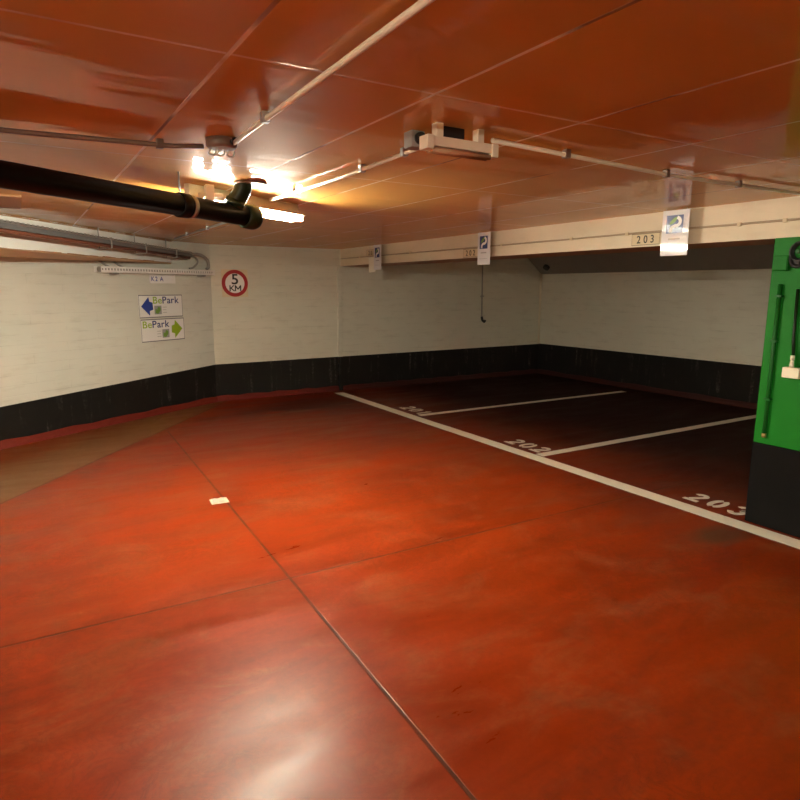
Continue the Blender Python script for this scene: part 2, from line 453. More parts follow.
def wall(name, p, q, bandp, bandq, mats, th=0.18, z1=ZC, skirt=None):
    """front face from p to q as the viewer inside sees it left to right"""
    p = Vector((*p, 0)); q = Vector((*q, 0)); d = (q - p); L = d.length; d /= L
    out = Vector((-d.y, d.x, 0))
    bm = bmesh.new(); uv = bm.loops.layers.uv.new('UVMap')
    def V(s, z, o): r = p + d * s + out * o; return bm.verts.new((r.x, r.y, z))
    a = [V(0, 0, 0), V(L, 0, 0), V(L, bandq, 0), V(0, bandp, 0), V(L, z1, 0), V(0, z1, 0)]
    b = [V(0, 0, th), V(L, 0, th), V(L, z1, th), V(0, z1, th)]
    uvs = {a[0]: (0, 0), a[1]: (L, 0), a[2]: (L, bandq), a[3]: (0, bandp), a[4]: (L, z1), a[5]: (0, z1), b[0]: (0, 0), b[1]: (L, 0), b[2]: (L, z1), b[3]: (0, z1)}
    for vs, mi in (((a[0], a[1], a[2], a[3]), 1), ((a[3], a[2], a[4], a[5]), 0), ((b[1], b[0], b[3], b[2]), 0),
                   ((a[5], a[4], b[2], b[3]), 0), ((a[1], a[0], b[0], b[1]), 0), ((a[0], a[3], a[5], b[3], b[0]), 0), ((a[1], b[1], b[2], a[4], a[2]), 0)):
        f = bm.faces.new(vs); f.material_index = mi
        for l in f.loops: l[uv].uv = (uvs[l.vert][0] + p.x * 0.37, uvs[l.vert][1])
    struct(name, bm, mats)
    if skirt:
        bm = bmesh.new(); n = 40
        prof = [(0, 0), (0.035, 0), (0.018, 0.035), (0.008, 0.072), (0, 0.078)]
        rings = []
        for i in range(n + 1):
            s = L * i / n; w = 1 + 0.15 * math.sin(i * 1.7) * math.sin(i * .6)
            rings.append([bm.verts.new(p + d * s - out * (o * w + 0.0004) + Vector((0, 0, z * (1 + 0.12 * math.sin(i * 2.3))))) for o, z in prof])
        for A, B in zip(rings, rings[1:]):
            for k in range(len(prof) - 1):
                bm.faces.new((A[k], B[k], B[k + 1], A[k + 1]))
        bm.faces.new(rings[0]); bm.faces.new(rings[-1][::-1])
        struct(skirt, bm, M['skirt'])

LL = onleft(-7.1)
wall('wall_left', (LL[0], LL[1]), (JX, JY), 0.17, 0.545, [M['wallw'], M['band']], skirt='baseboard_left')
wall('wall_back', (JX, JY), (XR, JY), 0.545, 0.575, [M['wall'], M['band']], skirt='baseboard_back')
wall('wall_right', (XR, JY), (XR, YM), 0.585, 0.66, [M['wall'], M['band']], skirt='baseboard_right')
wall('wall_rear', (XR, YM), (XM, YM), 0.6, 0.6, [M['wall'], M['band']])
wall('wall_side', (XM, YM), (XM, LL[1] + .3), 0.6, 0.3, [M['wall'], M['band']])

def uvbox(bm, *a, mi=0):
    uv = bm.loops.layers.uv.verify()
    before = set(bm.faces)
    box(bm, *a, mi=mi)
    for f in bm.faces:
        if f in before: continue
        n = f.normal if f.normal.length else (f.normal_update() or f.normal)
        for l in f.loops:
            c = l.vert.co
            l[uv].uv = (c.y + c.x * 0.3, c.z) if abs(n.z) < .5 else (c.x, c.y)

# main beam in front of the bays: cream front, floor reflection painted brown underneath
bm = bmesh.new(); uvbox(bm, 4.40, 4.95, YM, JY, ZB, ZC)
bm.faces.ensure_lookup_table()
bm.normal_update()
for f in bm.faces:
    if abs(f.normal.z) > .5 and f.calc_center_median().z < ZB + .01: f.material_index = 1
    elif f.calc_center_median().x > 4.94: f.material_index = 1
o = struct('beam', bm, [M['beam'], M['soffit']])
o['label'] = 'long cream painted concrete beam carrying the bay number plates'

# sloped dark haunch along the right wall, above its cream paint
bm = bmesh.new(); uv = bm.loops.layers.uv.verify()
prof = [(XR, 1.925), (XR - 0.36, 2.215), (XR - 0.36, ZC), (XR, ZC)]
A = [bm.verts.new((x, JY, z)) for x, z in prof]; B = [bm.verts.new((x, YM, z)) for x, z in prof]
for i in range(4):
    f = bm.faces.new((A[i], A[(i + 1) % 4], B[(i + 1) % 4], B[i]))
    for l in f.loops: l[uv].uv = (l.vert.co.y, l.vert.co.z + l.vert.co.x)
bm.faces.new(A); bm.faces.new(B)
struct('trim_1', bm, M['grey_conc'])

# pale pilaster strip where the beam meets the back wall, and the corner bead of the bay
bm = bmesh.new(); box(bm, 4.335, 4.405, JY - 0.035, JY, 0.0, ZB - .001); 
for f in bm.faces: f.material_index = 0
bm.verts.ensure_lookup_table()
uvl = bm.loops.layers.uv.verify()
for f in bm.faces:
    for l in f.loops: l[uvl].uv = (l.vert.co.x, l.vert.co.z)
cut = bmesh.ops.bisect_plane(bm, geom=bm.verts[:] + bm.edges[:] + bm.faces[:], plane_co=(0, 0, .556), plane_no=(0, 0, 1))
for f in bm.faces:
    if f.calc_center_median().z < .55: f.material_index = 1
struct('trim_2', bm, [M['wall'], M['band']])
bm = bmesh.new(); tube(bm, [(XR - .02, JY - .02, .58), (XR - .02, JY - .02, 1.93)], 0.02, 8); struct('trim_3', bm, M['beam'])

# white downstand along the left wall: cuts in to the wall
FA = Vector((-1.6, 4.32, 0)); FB = Vector((1.75, 8.70, 0))
bm = bmesh.new(); uv = bm.loops.layers.uv.verify()
fd = (FB - FA).normalized(); zbw = 1.97
back = [Vector(onleft(2.42, -0.005)), Vector(onleft(-3.6, -0.005))]
foot = [FA, FB, back[0], back[1]]
lo = [bm.verts.new((p.x, p.y, zbw if k < 2 else zbw - .022)) for k, p in enumerate(foot)]; hi = [bm.verts.new((p.x, p.y, ZC)) for p in foot]
f = bm.faces.new(lo); f.material_index = 1; bm.faces.new(hi)
for i in range(4): bm.faces.new((lo[i], lo[(i + 1) % 4], hi[(i + 1) % 4], hi[i]))
for f in bm.faces:
    for l in f.loops:
        c = l.vert.co; l[uv].uv = (c.x + c.y, c.z) if f.material_index == 0 else (c.x, c.y)
struct('trim_4', bm, [M['white'], M['soffit_pale']])
# ragged plaster lip along the foot of the downstand and along its ceiling edge
bm = bmesh.new(); rnd = random.Random(3); n = 46
for z0, h in ((zbw - 0.006, 0.010), (ZC - 0.012, 0.016)):
    for i in range(n):
        a = FA + (FB - FA) * (i / n); b = FA + (FB - FA) * ((i + 1.0) / n)
        w = rnd.uniform(.004, .03); t = rnd.uniform(.3, 1.0) * h
        nn = Vector((fd.y, -fd.x, 0))
        vs = []
        for p in (a, b):
            for o in (0.0, w):
                for z in (z0, z0 + t): vs.append(bm.verts.new((p.x + nn.x * o, p.y + nn.y * o, z)))
        for q in ((0, 1, 3, 2), (4, 6, 7, 5), (0, 4, 5, 1), (2, 3, 7, 6), (0, 2, 6, 4), (1, 5, 7, 3)): bm.faces.new([vs[k] for k in q])
struct('trim_5', bm, M['soffit'])

# ------------------------------------------------------------------ pillar and what hangs on it
PX = 4.36; PY1 = 2.37; PY0 = 1.62
t = thing('pillar', 'square green painted pillar with a black foot beside bay 203', 'pillar', (PX, (PY0 + PY1) / 2, 0))
hw = (PY1 - PY0) / 2
def pbox(z0, z1, grow=0.0):
    bm = bmesh.new(); box(bm, -grow, 0.58, -hw - grow, hw + grow, z0, z1, bevel=0.006)
    uvl = bm.loops.layers.uv.verify()
    for f in bm.faces:
        for l in f.loops: l[uvl].uv = (l.vert.co.y + l.vert.co.x, l.vert.co.z)
    return bm
mesh_obj('shaft', pbox(0.588, ZB - 0.001), M['green'], t)
o = mesh_obj('foot', pbox(0.0, 0.588, 0.002), M['footblack'], t); o['label'] = 'black painted foot'
ROTB = -PI / 2                           # local frame of things facing the camera side of beam and pillar
def onface(x, y, z): return (x, y, z)

t = thing('green_conduit', 'thin green conduit running down the left edge of the green pillar, brass end at bottom', 'conduit', (PX, 2.292, 0.0), ROTB)
bm = bmesh.new(); tube(bm, [(0, -.016, .665), (0, -.016, 1.685)], .013, 12); mesh_obj('pipe', bm, M['green_dark'], t)
for z in (0.9, 1.3, 1.6):
    bm = bmesh.new(); box(bm, -.022, .022, -.032, 0.0, z, z + .014); mesh_obj('clip', bm, M['green_dark'], t)
bm = bmesh.new(); tube(bm, [(0, -.016, .640), (0, -.016, .668)], .015, 12); o = mesh_obj('end_cap', bm, M['brass'], t); o['label'] = 'brass end cap'

t = thing('junction_box', 'square green painted box at the top of the green pillar', 'junction box', (PX, 2.302, 1.772), ROTB)
bm = bmesh.new(); box(bm, -.050, .050, -.030, 0.0, 0, .098, bevel=.004); mesh_obj('housing', bm, M['green'], t)
bm = bmesh.new(); box(bm, -.045, .045, -.036, -.0305, .005, .093, bevel=.002); mesh_obj('lid', bm, M['green'], t)

t = thing('cable_coil', 'loop of black cable hanging beside the green box on the pillar', 'cable', (PX, 2.188, 1.87), ROTB)
bm = bmesh.new()
for k in range(3):
    pts = [(math.cos(a) * (.047 + .004 * k), -.014 - .010 * k, math.sin(a) * (.050 + .004 * k) + .02) for a in [2 * PI * i / 28 + k for i in range(29)]]
    tube(bm, pts, .0085, 8)
mesh_obj('loop', bm, M['dark'], t)
bm = bmesh.new(); tube(bm, arc_pts([(-.05, -.03, -.01), (-.03, -.05, -.06), (.01, -.05, -.075), (.05, -.03, -.05), (.07, -.02, -.09)]), .011, 8); mesh_obj('cable_end', bm, M['dark'], t)
bm = bmesh.new(); tube(bm, [(0, 0, .02), (0, -.055, .02)], .012, 10); mesh_obj('hook', bm, M['green_dark'], t)
bm = bmesh.new(); box(bm, -.030, .012, -.040, -.014, -.062, -.035, bevel=.004); mesh_obj('knot', bm, M['dark'], t)

t = thing('wall_socket', 'cream socket box with plug and dark conduit on the green pillar', 'socket', (PX, 2.15, 1.072), ROTB)
bm = bmesh.new(); box(bm, -.055, .055, -.05, 0, 0, .07, bevel=.006); mesh_obj('housing', bm, M['cream'], t)
bm = bmesh.new(); tube(bm, [(-.006, -.03, .07), (-.006, -.03, .115)], [.016, .011], 12); mesh_obj('gland', bm, M['cream'], t)
bm = bmesh.new(); tube(bm, [(-.006, -.03, .118), (-.006, -.03, .15)], .013, 12); mesh_obj('nut', bm, M['cream'], t)
bm = bmesh.new(); tube(bm, [(-.006, -.022, .15), (-.02, -.016, .25), (-.03, -.012, .58)], .010, 10); mesh_obj('cable', bm, M['green_pipe'], t)

# ------------------------------------------------------------------ beam fittings
t = thing('beam_cable', 'thin cream cable run clipped along the middle of the cream beam', 'cable', (4.40, 0, 2.10), ROTB)
bm = bmesh.new(); tube(bm, [(-9.06, -.009, 0), (-6, -.009, -.004), (-3, -.009, .002), (0, -.009, 0), (4.5, -.009, 0)], .008, 10); mesh_obj('cable_run', bm, M['cable'], t)
for yy in (8.4, 7.0, 5.2, 4.22, 3.6, 2.64, 2.33, 1.2):
    bm = bmesh.new(); box(bm, -yy - .014, -yy + .014, -.021, 0, -.014, .014, bevel=.003); mesh_obj('clip', bm, M['plate'], t)

def number_plate(txt, y_left, zb, label):
    t = thing('number_plate', label, 'number plate', (4.4015, y_left - .135, zb), ROTB, 'bay number plates on the beam')
    bm = bmesh.new(); box(bm, -.135, .135, -.006, 0, 0, .094, bevel=.001); mesh_obj('plate', bm, M['plate'], t)
    bm = bmesh.new(); stroke(bm, [(-.132, .003), (.132, .003), (.132, .091), (-.132, .091)], .004, -.0072, -.0062, closed=True); mesh_obj('border', bm, M['darkconduit'], t)
    letters(txt, .060, -.002, -.0068, .018, M['ink'], t, .014, .92, .030, True, 'digit')
number_plate('203', 3.555, 2.000, 'yellowed plate reading 203 on the beam, half behind the nearest hanging sign')
number_plate('202', 5.872, 1.995, 'yellowed plate reading 202 on the beam beside the middle hanging sign')
number_plate('201', 8.215, 2.100, 'small yellowed plate reading 201 on the far end of the beam')

def hanging_sign(y, label, yaw=0.0, x=4.285):
    t = thing('hanging_sign', label, 'sign', (x, y, 1.900), ROTB + yaw, 'white parking signs hanging before the beam')
    bm = bmesh.new(); box(bm, -.105, .105, 0, .003, 0, .335); mesh_obj('sheet', bm, M['glossy'], t)
    e = bmesh.new(); box(e, -.072, .060, -.0012, 0, .165, .298); lg = mesh_obj('emblem', e, M['navy'], t); lg['label'] = 'navy blue emblem square'
    b2 = bmesh.new()
    pts = [(-.036, .172), (-.034, .196), (-.024, .212), (0, .220)] + [(.002 + .034 * math.sin(a), .250 - .032 * math.cos(a)) for a in [PI * k / 12 for k in range(1, 12)]]
    stroke(b2, pts, .024, -.0022, -.0014); mesh_obj('letter', b2, M['sign'], lg)
    b2 = bmesh.new()
    prism(b2, [(-.048, .226), (-.040, .252), (-.018, .274), (.006, .286), (.012, .270), (-.002, .250), (-.022, .236)], -.0022, -.0014); mesh_obj('leaf', b2, M['leaf'], lg)
    for c in ((-.050, .042, .118, .130), (-.07, .06, .060, .064)):
        b2 = bmesh.new(); box(b2, c[0], c[1], -.0012, 0, c[2], c[3]); mesh_obj('caption_line', b2, M['greyink'], t)
    for sx in (-.08, .08):
        b2 = bmesh.new(); tube(b2, [(sx, .0015, .325), (sx, .0015, ZC - 1.900 - .0005)], .0015, 6); mesh_obj('hanger', b2, M['steel'], t)
hanging_sign(3.075, 'nearest white hanging sign with a blue emblem, in front of plate 203', 0.13)
hanging_sign(5.362, 'middle white hanging sign with a blue emblem, in front of plate 202')
hanging_sign(7.690, 'farthest white hanging sign with a blue emblem, beside plate 201')
t = thing('blank_card', 'small blank pale card hanging just left of the farthest hanging sign', 'card', (4.30, 7.87, 1.868), ROTB)
bm = bmesh.new(); box(bm, -.10, .09, 0, .003, 0, .20); mesh_obj('sheet', bm, M['paper'], t)
for sx in (-.07, .06):
    bm = bmesh.new(); tube(bm, [(sx, .0015, .19), (sx, .0015, ZC - 1.868 - .0005)], .0015, 6); mesh_obj('hanger', bm, M['steel'], t)

# ------------------------------------------------------------------ floor markings
def flat_strip(name, p, q, w, label, cat='floor marking'):
    p = Vector((*p, 0)); q = Vector((*q, 0)); d = (q - p).normalized(); nn = Vector((-d.y, d.x, 0))
    L = (q - p).length; n = int(L / .12); bm = bmesh.new(); rnd = random.Random(len(label))
    rows = []
    for i in range(n + 1):
        c = p + (q - p) * (i / n)
        a = c + nn * (w / 2 + rnd.uniform(-.003, .003)); b = c - nn * (w / 2 + rnd.uniform(-.003, .003))
        rows.append([bm.verts.new((v.x, v.y, z)) for v, z in ((a, .0003), (a, .0018), (b, .0018), (b, .0003))])
    for A, B in zip(rows, rows[1:]):
        for k in range(4): bm.faces.new((A[k], A[(k + 1) % 4], B[(k + 1) % 4], B[k]))
    bm.faces.new(rows[0]); bm.faces.new(rows[-1][::-1])
    return tag(mesh_obj(name, bm, M['line']), label, cat)
flat_strip('edge_line', (4.245, 0.3), (4.245, 8.90), .15, 'long white painted line along the front of the parking bays')
flat_strip('bay_line', (4.38, 6.735), (8.33, 6.69), .10, 'farther white line dividing bay 201 from bay 202')
flat_strip('bay_line', (4.34, 4.455), (8.55, 4.445), .11, 'nearer white line dividing bay 202 from bay 203')

def seg_arc(cx, cy, rx, ry, a0, a1, n=16):
    return [(cx + rx * math.cos(math.radians(a0 + (a1 - a0) * k / n)), cy + ry * math.sin(math.radians(a0 + (a1 - a0) * k / n))) for k in range(n + 1)]
def stencil(bm, ch, ox, h, w):
    sw = h * .19; x0, x1 = ox + sw / 2, ox + w - sw / 2; cx = ox + w / 2
    st = []
    if ch == '0':
        st = [seg_arc(cx, h / 2, w / 2 - sw / 2, h / 2 - sw / 2, 102, 258), seg_arc(cx, h / 2, w / 2 - sw / 2, h / 2 - sw / 2, -78, 78)]
    elif ch == '2':
        r = w / 2 - sw / 2
        st = [seg_arc(cx, h - r - sw / 2, r, r, 165, -30) + [(ox + sw * .9, sw * 1.05)], [(ox, sw / 2), (ox + w, sw / 2)]]
    elif ch == '3':
        r = w / 2 - sw / 2; ra = h * .25 - sw * .05
        st = [seg_arc(cx, h - sw / 2 - ra * .75, r, ra * .82, 165, -85), seg_arc(cx, sw / 2 + ra * .85, r, ra * .95, 82, -165)]
    elif ch == '1':
        st = [[(cx, 0), (cx, h)], [(cx - sw * .9, h * .72), (cx, h - sw * .3)]]
    for s in st: stroke(bm, s, sw, 0, .0015)
def floor_number(txt, y_left, x_bot, pitch, label, h=.225, w=.125):
    t = thing('floor_number', label, 'floor number', (x_bot, y_left, 0.0003), ROTB, 'white stencilled bay numbers')
    for k, ch in enumerate(txt):
        bm = bmesh.new(); stencil(bm, ch, k * pitch, h, w)
        for v in bm.verts: v.co = (v.co.x, v.co.z, v.co.y)
        mesh_obj('digit', bm, M['digit'], t)
floor_number('203', 2.915, 4.415, .176, 'white stencilled 203 on the red floor beside the black pillar foot')
floor_number('202', 5.075, 4.40, .195, 'white stencilled 202 on the floor at the end of the nearer dividing line', w=.145)
floor_number('201', 7.33, 4.42, .20, 'white stencilled 201 on the dark floor near the back wall', w=.145)

bm = bmesh.new()
rows = [[bm.verts.new((1.132 + i * .0225 + j * .0016, 4.662 + j * .0215 - i * .0017, .0012 + .006 * (math.sin(i * 1.1) * math.sin(j * .8)) ** 2)) for i in range(7)] for j in range(7)]
for j in range(6):
    for i in range(6): bm.faces.new((rows[j][i], rows[j][i + 1], rows[j + 1][i + 1], rows[j + 1][i]))
r = bmesh.ops.solidify(bm, geom=bm.faces[:], thickness=.0008)
t = thing('paper_scrap', 'small white paper lying on the red floor by the joint', 'paper', (0, 0, 0))
mesh_obj('sheet', bm, M['paper'], t)
for k in range(4):
    bm = bmesh.new(); box(bm, 1.155, 1.235 + .005 * k, 4.675 + k * .026, 4.679 + k * .026, .0088, .0092); mesh_obj('print_line', bm, M['greyink'], t)

# ------------------------------------------------------------------ signs on the left and back walls
def arrow_sign(s0, z0, left, label):
    W, H = .712, .287
    t = thing('parking_sign', label, 'sign', onleft(s0, 0.001, z0), ROTL, 'parking direction signs on the wall')
    bm = bmesh.new(); box(bm, 0, W, -.006, 0, 0, H, bevel=.001); mesh_obj('panel', bm, M['sign'], t)
    bm = bmesh.new(); stroke(bm, [(.004, .004), (W - .004, .004), (W - .004, H - .004), (.004, H - .004)], .012, -.0085, -.0065, closed=True); mesh_obj('border', bm, M['frame'], t)
    y0, y1 = -.0085, -.0065
    ar = [(0, .145), (.120, .262), (.130, .205), (.180, .190), (.185, .100), (.130, .085), (.130, .025)]
    bm = bmesh.new()
    if left: prism(bm, [(x + .035, z) for x, z in ar], y0, y1)
    else: prism(bm, [(W - .035 - x, z) for x, z in ar], y0, y1)
    o = mesh_obj('arrow', bm, M['blue'] if left else M['lime'], t); o['label'] = 'blue arrow pointing left' if left else 'lime green arrow pointing right'
    tx = .225 if left else .03
    x1 = letters('Be', .088, tx, -.0075, .178, M['lime'], t, .016, 1.15, .010)
    letters('Park', .088, x1, -.0075, .178, M['navy'], t, .018, 1.15, .010)
    mx = .24 if left else .335
    bm = bmesh.new(); box(bm, mx, mx + .115, y0, y1, .040, .150); pic = mesh_obj('picture', bm, M['greyink'], t)
    bm = bmesh.new()
    prism(bm, [(mx + .014, .055), (mx + .055, .045), (mx + .095, .085), (mx + .10, .125), (mx + .06, .14), (mx + .045, .10), (mx + .018, .11)], y0 - .001, y0 - .0002); mesh_obj('leaf', bm, M['leaf'], pic)
    cx = mx + .135 if left else mx - .085
    bm = bmesh.new()
    bm.free()
    for k in range(3):
        bm = bmesh.new(); box(bm, cx, cx + .066 - .008 * (k % 2), y0, y1, .058 + k * .034, .064 + k * .034); mesh_obj('caption_line', bm, M['greyink'], t)
arrow_sign(1.848, 1.265, True, 'white wall sign with a blue arrow pointing left, upper of the two')
arrow_sign(1.858, .958, False, 'white wall sign with a lime green arrow pointing right, lower of the two')

t = thing('level_plate', 'small white plate with short dark lettering under the perforated wall tray', 'plate', onleft(2.04, .001, 1.70), ROTL)
bm = bmesh.new(); box(bm, 0, .425, -.008, 0, 0, .108, bevel=.001); mesh_obj('plate', bm, M['sign'], t)
letters('K2 A', .056, .03, -.009, .028, M['blue'], t, .018, 1.0, .012)

t = thing('speed_sign', 'round red and white speed limit sign reading 5 KM', 'sign', (2.700, JY - .001, 1.71))
bm = bmesh.new(); box(bm, -.190, .192, -.006, 0, -.196, .196, bevel=.001); o = mesh_obj('backing', bm, M['plate'], t)
bm = bmesh.new(); tube(bm, [(0, -.0062, 0), (0, -.009, 0)], .192, 48); mesh_obj('ring', bm, M['red'], t)
bm = bmesh.new(); tube(bm, [(0, -.0092, 0), (0, -.0105, 0)], .140, 48); mesh_obj('disc', bm, M['sign'], t)
letters('5', .145, 0, -.0112, -.012, M['ink'], t, .022, 1.1, 0, True)
letters('K', .085, -.083, -.0112, -.112, M['ink'], t, .016, 1.15)
bm = bmesh.new()
for pts in ([(.004, -.112), (.004, -.027)], [(.004, -.034), (.042, -.085)], [(.042, -.085), (.080, -.034)], [(.080, -.027), (.080, -.112)]):
    stroke(bm, pts, .017, -.0117, -.0107)
mesh_obj('letter', bm, M['ink'], t)

t = thing('wall_conduit', 'thin conduit with a black end hanging on the back wall of the bays', 'conduit', (7.25, JY, 0))
bm = bmesh.new(); tube(bm, [(0, -.016, 1.12), (-.01, -.016, ZC - .002)], .012, 10); mesh_obj('pipe', bm, M['greyplastic'], t)
bm = bmesh.new(); tube(bm, arc_pts([(0, -.02, 1.14), (.01, -.025, 1.08), (.05, -.03, 1.045), (.075, -.03, 1.07)]), .022, 8); mesh_obj('end_piece', bm, M['dark'], t)
bm = bmesh.new(); box(bm, -.03, .03, -.034, 0, 1.5, 1.52); mesh_obj('clip', bm, M['greyplastic'], t)

# dark hole in the haunch near the corner, built as a black stub
dirv = Vector((-.63, 0, -.78))
t = thing('haunch_hole', 'hole, built as a short black stub, in the dark haunch at the bay corner', 'pipe', (8.53, 8.78, 2.06))
bm = bmesh.new(); tube(bm, [(0.02, 0, .02), tuple(dirv * .05)], .06, 16); mesh_obj('pipe', bm, M['dark'], t)

# ------------------------------------------------------------------ drain pipe
A0 = Vector((-1.9, 2.195, 2.164)); A1 = Vector((1.240, 3.765, 2.064))
def pa(f): return A0 + (A1 - A0) * f
ax = (A1 - A0).normalized()
t = thing('drain_pipe', 'long black drain pipe with elbow hanging under the ceiling', 'pipe', (0, 0, 0))
bm = bmesh.new(); tube(bm, [A0, pa(.5), A1], .056, 32); mesh_obj('pipe', bm, M['black'], t)
def onaxis(x): f = (x - A0.x) / (A1.x - A0.x); return pa(f)
pc = onaxis(.79)
bm = bmesh.new(); tube(bm, [pc - ax * .03, pc - ax * .028, pc + ax * .028, pc + ax * .03], [.057, .064, .064, .057], 32); mesh_obj('coupling', bm, M['black'], t)
pc = onaxis(.835)
bm = bmesh.new(); tube(bm, [pc - ax * .012, pc + ax * .012], .0600, 32); o = mesh_obj('clamp_ring', bm, M['steel'], t); o['label'] = 'pale steel clamp ring'
hp = onaxis(.775)
bm = bmesh.new(); tube(bm, [hp + Vector((0, 0, .050)), (hp.x, hp.y, ZC - .001)], .005, 8); mesh_obj('hanger_rod', bm, M['steel'], t)
# end socket turned to the viewer
bm = bmesh.new(); tube(bm, [A1 - ax * .07, A1 - ax * .065, A1 - ax * .03, A1, A1 + ax * .025, A1 + ax * .045, A1 + ax * .055], [.058, .069, .073, .074, .066, .045, .015], 32); mesh_obj('end_socket', bm, M['green_pipe'], t)
rb = onaxis(1.10)
bm = bmesh.new(); tube(bm, arc_pts([rb, rb + Vector((.012, -.004, .06)), rb + Vector((.045, -.02, .11)), rb + Vector((.06, -.03, .150)), (rb.x + .06, rb.y - .03, ZC - .001)]), .050, 24); mesh_obj('riser', bm, M['green_pipe'], t)
bm = bmesh.new(); tube(bm, [rb + Vector((.008, 0, .045)), rb + Vector((.022, -.009, .082))], .056, 24); mesh_obj('riser_socket', bm, M['green_pipe'], t)
bm = bmesh.new(); tube(bm, [(rb.x + .105, rb.y - .03, ZC - .014), (rb.x + .105, rb.y - .03, ZC - .001)], .095, 28); mesh_obj('ceiling_collar', bm, M['darkconduit'], t)
# small pipe bracket on top
kb = onaxis(.955)
bm = bmesh.new(); box(bm, -.024, .024, -.020, .020, .05, .135, bevel=.005); box(bm, -.06, .075, -.014, .014, .070, .090, bevel=.004); box(bm, -.06, -.035, -.014, .014, .045, .075, bevel=.003); shift(bm, kb.x, kb.y, kb.z); mesh_obj('bracket', bm, M['creamlamp'], t)

# ------------------------------------------------------------------ lamps
def batten(name, label, centre, rot, length, lit, group=None):
    t = thing(name, label, 'lamp', (centre[0], centre[1], ZC), rot, group)
    h = length / 2
    bm = bmesh.new()
    prof = [(-.018, -.001), (-.018, -.077), (-.085, -.079), (-.085, -.083), (.085, -.083), (.085, -.079), (.018, -.077), (.018, -.001)]
    A = [bm.verts.new((-h, y, z)) for y, z in prof]; B = [bm.verts.new((h, y, z)) for y, z in prof]
    for k in range(8): bm.faces.new((A[k], B[k], B[(k + 1) % 8], A[(k + 1) % 8]))
    bm.faces.new(A); bm.faces.new(B[::-1])
    mesh_obj('housing', bm, M['creamlamp'], t)
    for s in (-1, 1):
        bm = bmesh.new(); box(bm, s * h - .008, s * h + .008, -.062, .062, -.120, -.081, bevel=.004); mesh_obj('end_holder', bm, M['creamlamp'], t)
        bm = bmesh.new(); tube(bm, [(-h + .010, s * .042, -.105), (h - .010, s * .042, -.105)], .0135, 14); mesh_obj('tube', bm, lit, t)
    return t
cdir = D
lc = Vector((1.80, 4.45, 0)) - D * .53
batten('ceiling_lamp', 'lit twin tube fluorescent lamp glowing behind the black drain pipe', (lc.x, lc.y), ROTL, 1.06, M['lamp_on'])
# unseen fill lamp added behind the viewer to brighten bay walls and pillar
batten('ceiling_lamp', 'unseen twin tube fill lamp added on the ceiling behind the viewer', (-4.6, -2.2), PI / 2 - .45, 1.20, M['lamp_fill'])

t = thing('ceiling_lamp', 'short cream twin tube lamp, unlit, hanging below the ceiling before the beam', 'lamp', (1.462, 2.04, 0), 0)
x0, x1 = -.150, .181
bm = bmesh.new(); box(bm, x0 + .028, x1 - .028, -.055, -.005, 2.163, 2.198, bevel=.003); mesh_obj('housing', bm, M['creamlamp'], t)
for a, b in ((x0, x0 + .030), (x1 - .030, x1)):
    bm = bmesh.new(); box(bm, a, b, -.060, -.003, 2.150, 2.199, bevel=.003); mesh_obj('end_holder', bm, M['creamlamp'], t)
for yy in (-.042, -.018):
    bm = bmesh.new(); tube(bm, [(x0 + .028, yy, 2.151), (x1 - .028, yy, 2.151)], .010, 12); mesh_obj('tube', bm, M['tube_off'], t)
bm = bmesh.new(); box(bm, -.09, .03, -.04, -.008, 2.199, 2.240, bevel=.003); mesh_obj('ballast', bm, M['dark'], t)
for xx in (-.085, .105):
    bm = bmesh.new(); box(bm, xx - .014, xx + .014, -.045, -.01, 2.198, ZC - .001); mesh_obj('bracket', bm, M['creamlamp'], t)

# ------------------------------------------------------------------ conduits on the ceiling
def conduit(name, label, pts, r, mat, clips, clipmat):
    t = thing(name, label, 'conduit', (0, 0, 0))
    bm = bmesh.new(); tube(bm, pts, r, 10); mesh_obj('pipe', bm, mat, t)
    for c in clips:
        bm = bmesh.new(); box(bm, c[0] - .014, c[0] + .014, c[1] - .014, c[1] + .014, pts[0][2] - r - .004, ZC - .001, bevel=.003); mesh_obj('clip', bm, clipmat, t)
    return t
zc_ = ZC - .024
conduit('ceiling_conduit', 'pale ceiling conduit running from the grey box to the lit lamp', [(1.475, 2.25, zc_), (1.515, 3.1, zc_), (1.49, 4.14, zc_)], .0095, M['conduit'], [(1.482, 2.42), (1.503, 2.85), (1.500, 3.74)], M['steel'])
conduit('ceiling_conduit', 'pale ceiling conduit running right from the unlit lamp above the hanging signs', [(1.65, 2.03, zc_), (2.3, 2.09, zc_), (2.9, 2.145, zc_), (4.38, 2.115, zc_)], .0095, M['conduit'], [(2.10, 2.072), (2.88, 2.143), (3.50, 2.133)], M['darkconduit'])
conduit('ceiling_conduit', 'dark thin ceiling conduit above the black drain pipe', [(-2.6, 2.93, zc_), (0.06, 2.868, zc_), (.60, 2.81, zc_), (.71, 2.75, zc_)], .010, M['darkconduit'], [(0.55, 2.818), (-.2, 2.875)], M['darkconduit'])
conduit('ceiling_conduit', 'pale ceiling conduit leaving the round box towards the viewer', [(.80, 2.62, zc_), (.79, 2.40, zc_), (.66, -3.2, zc_)], .0095, M['conduit'], [(.783, 2.2)], M['steel'])
conduit('ceiling_conduit', 'pale ceiling conduit between the lit lamp and the grey cable tray', [(1.645, 4.56, zc_), (1.65, 6.2, zc_), (1.66, 7.95, zc_)], .0105, M['greyplastic'], [(1.646, 5.2), (1.65, 6.4), (1.655, 7.3)], M['steel'])

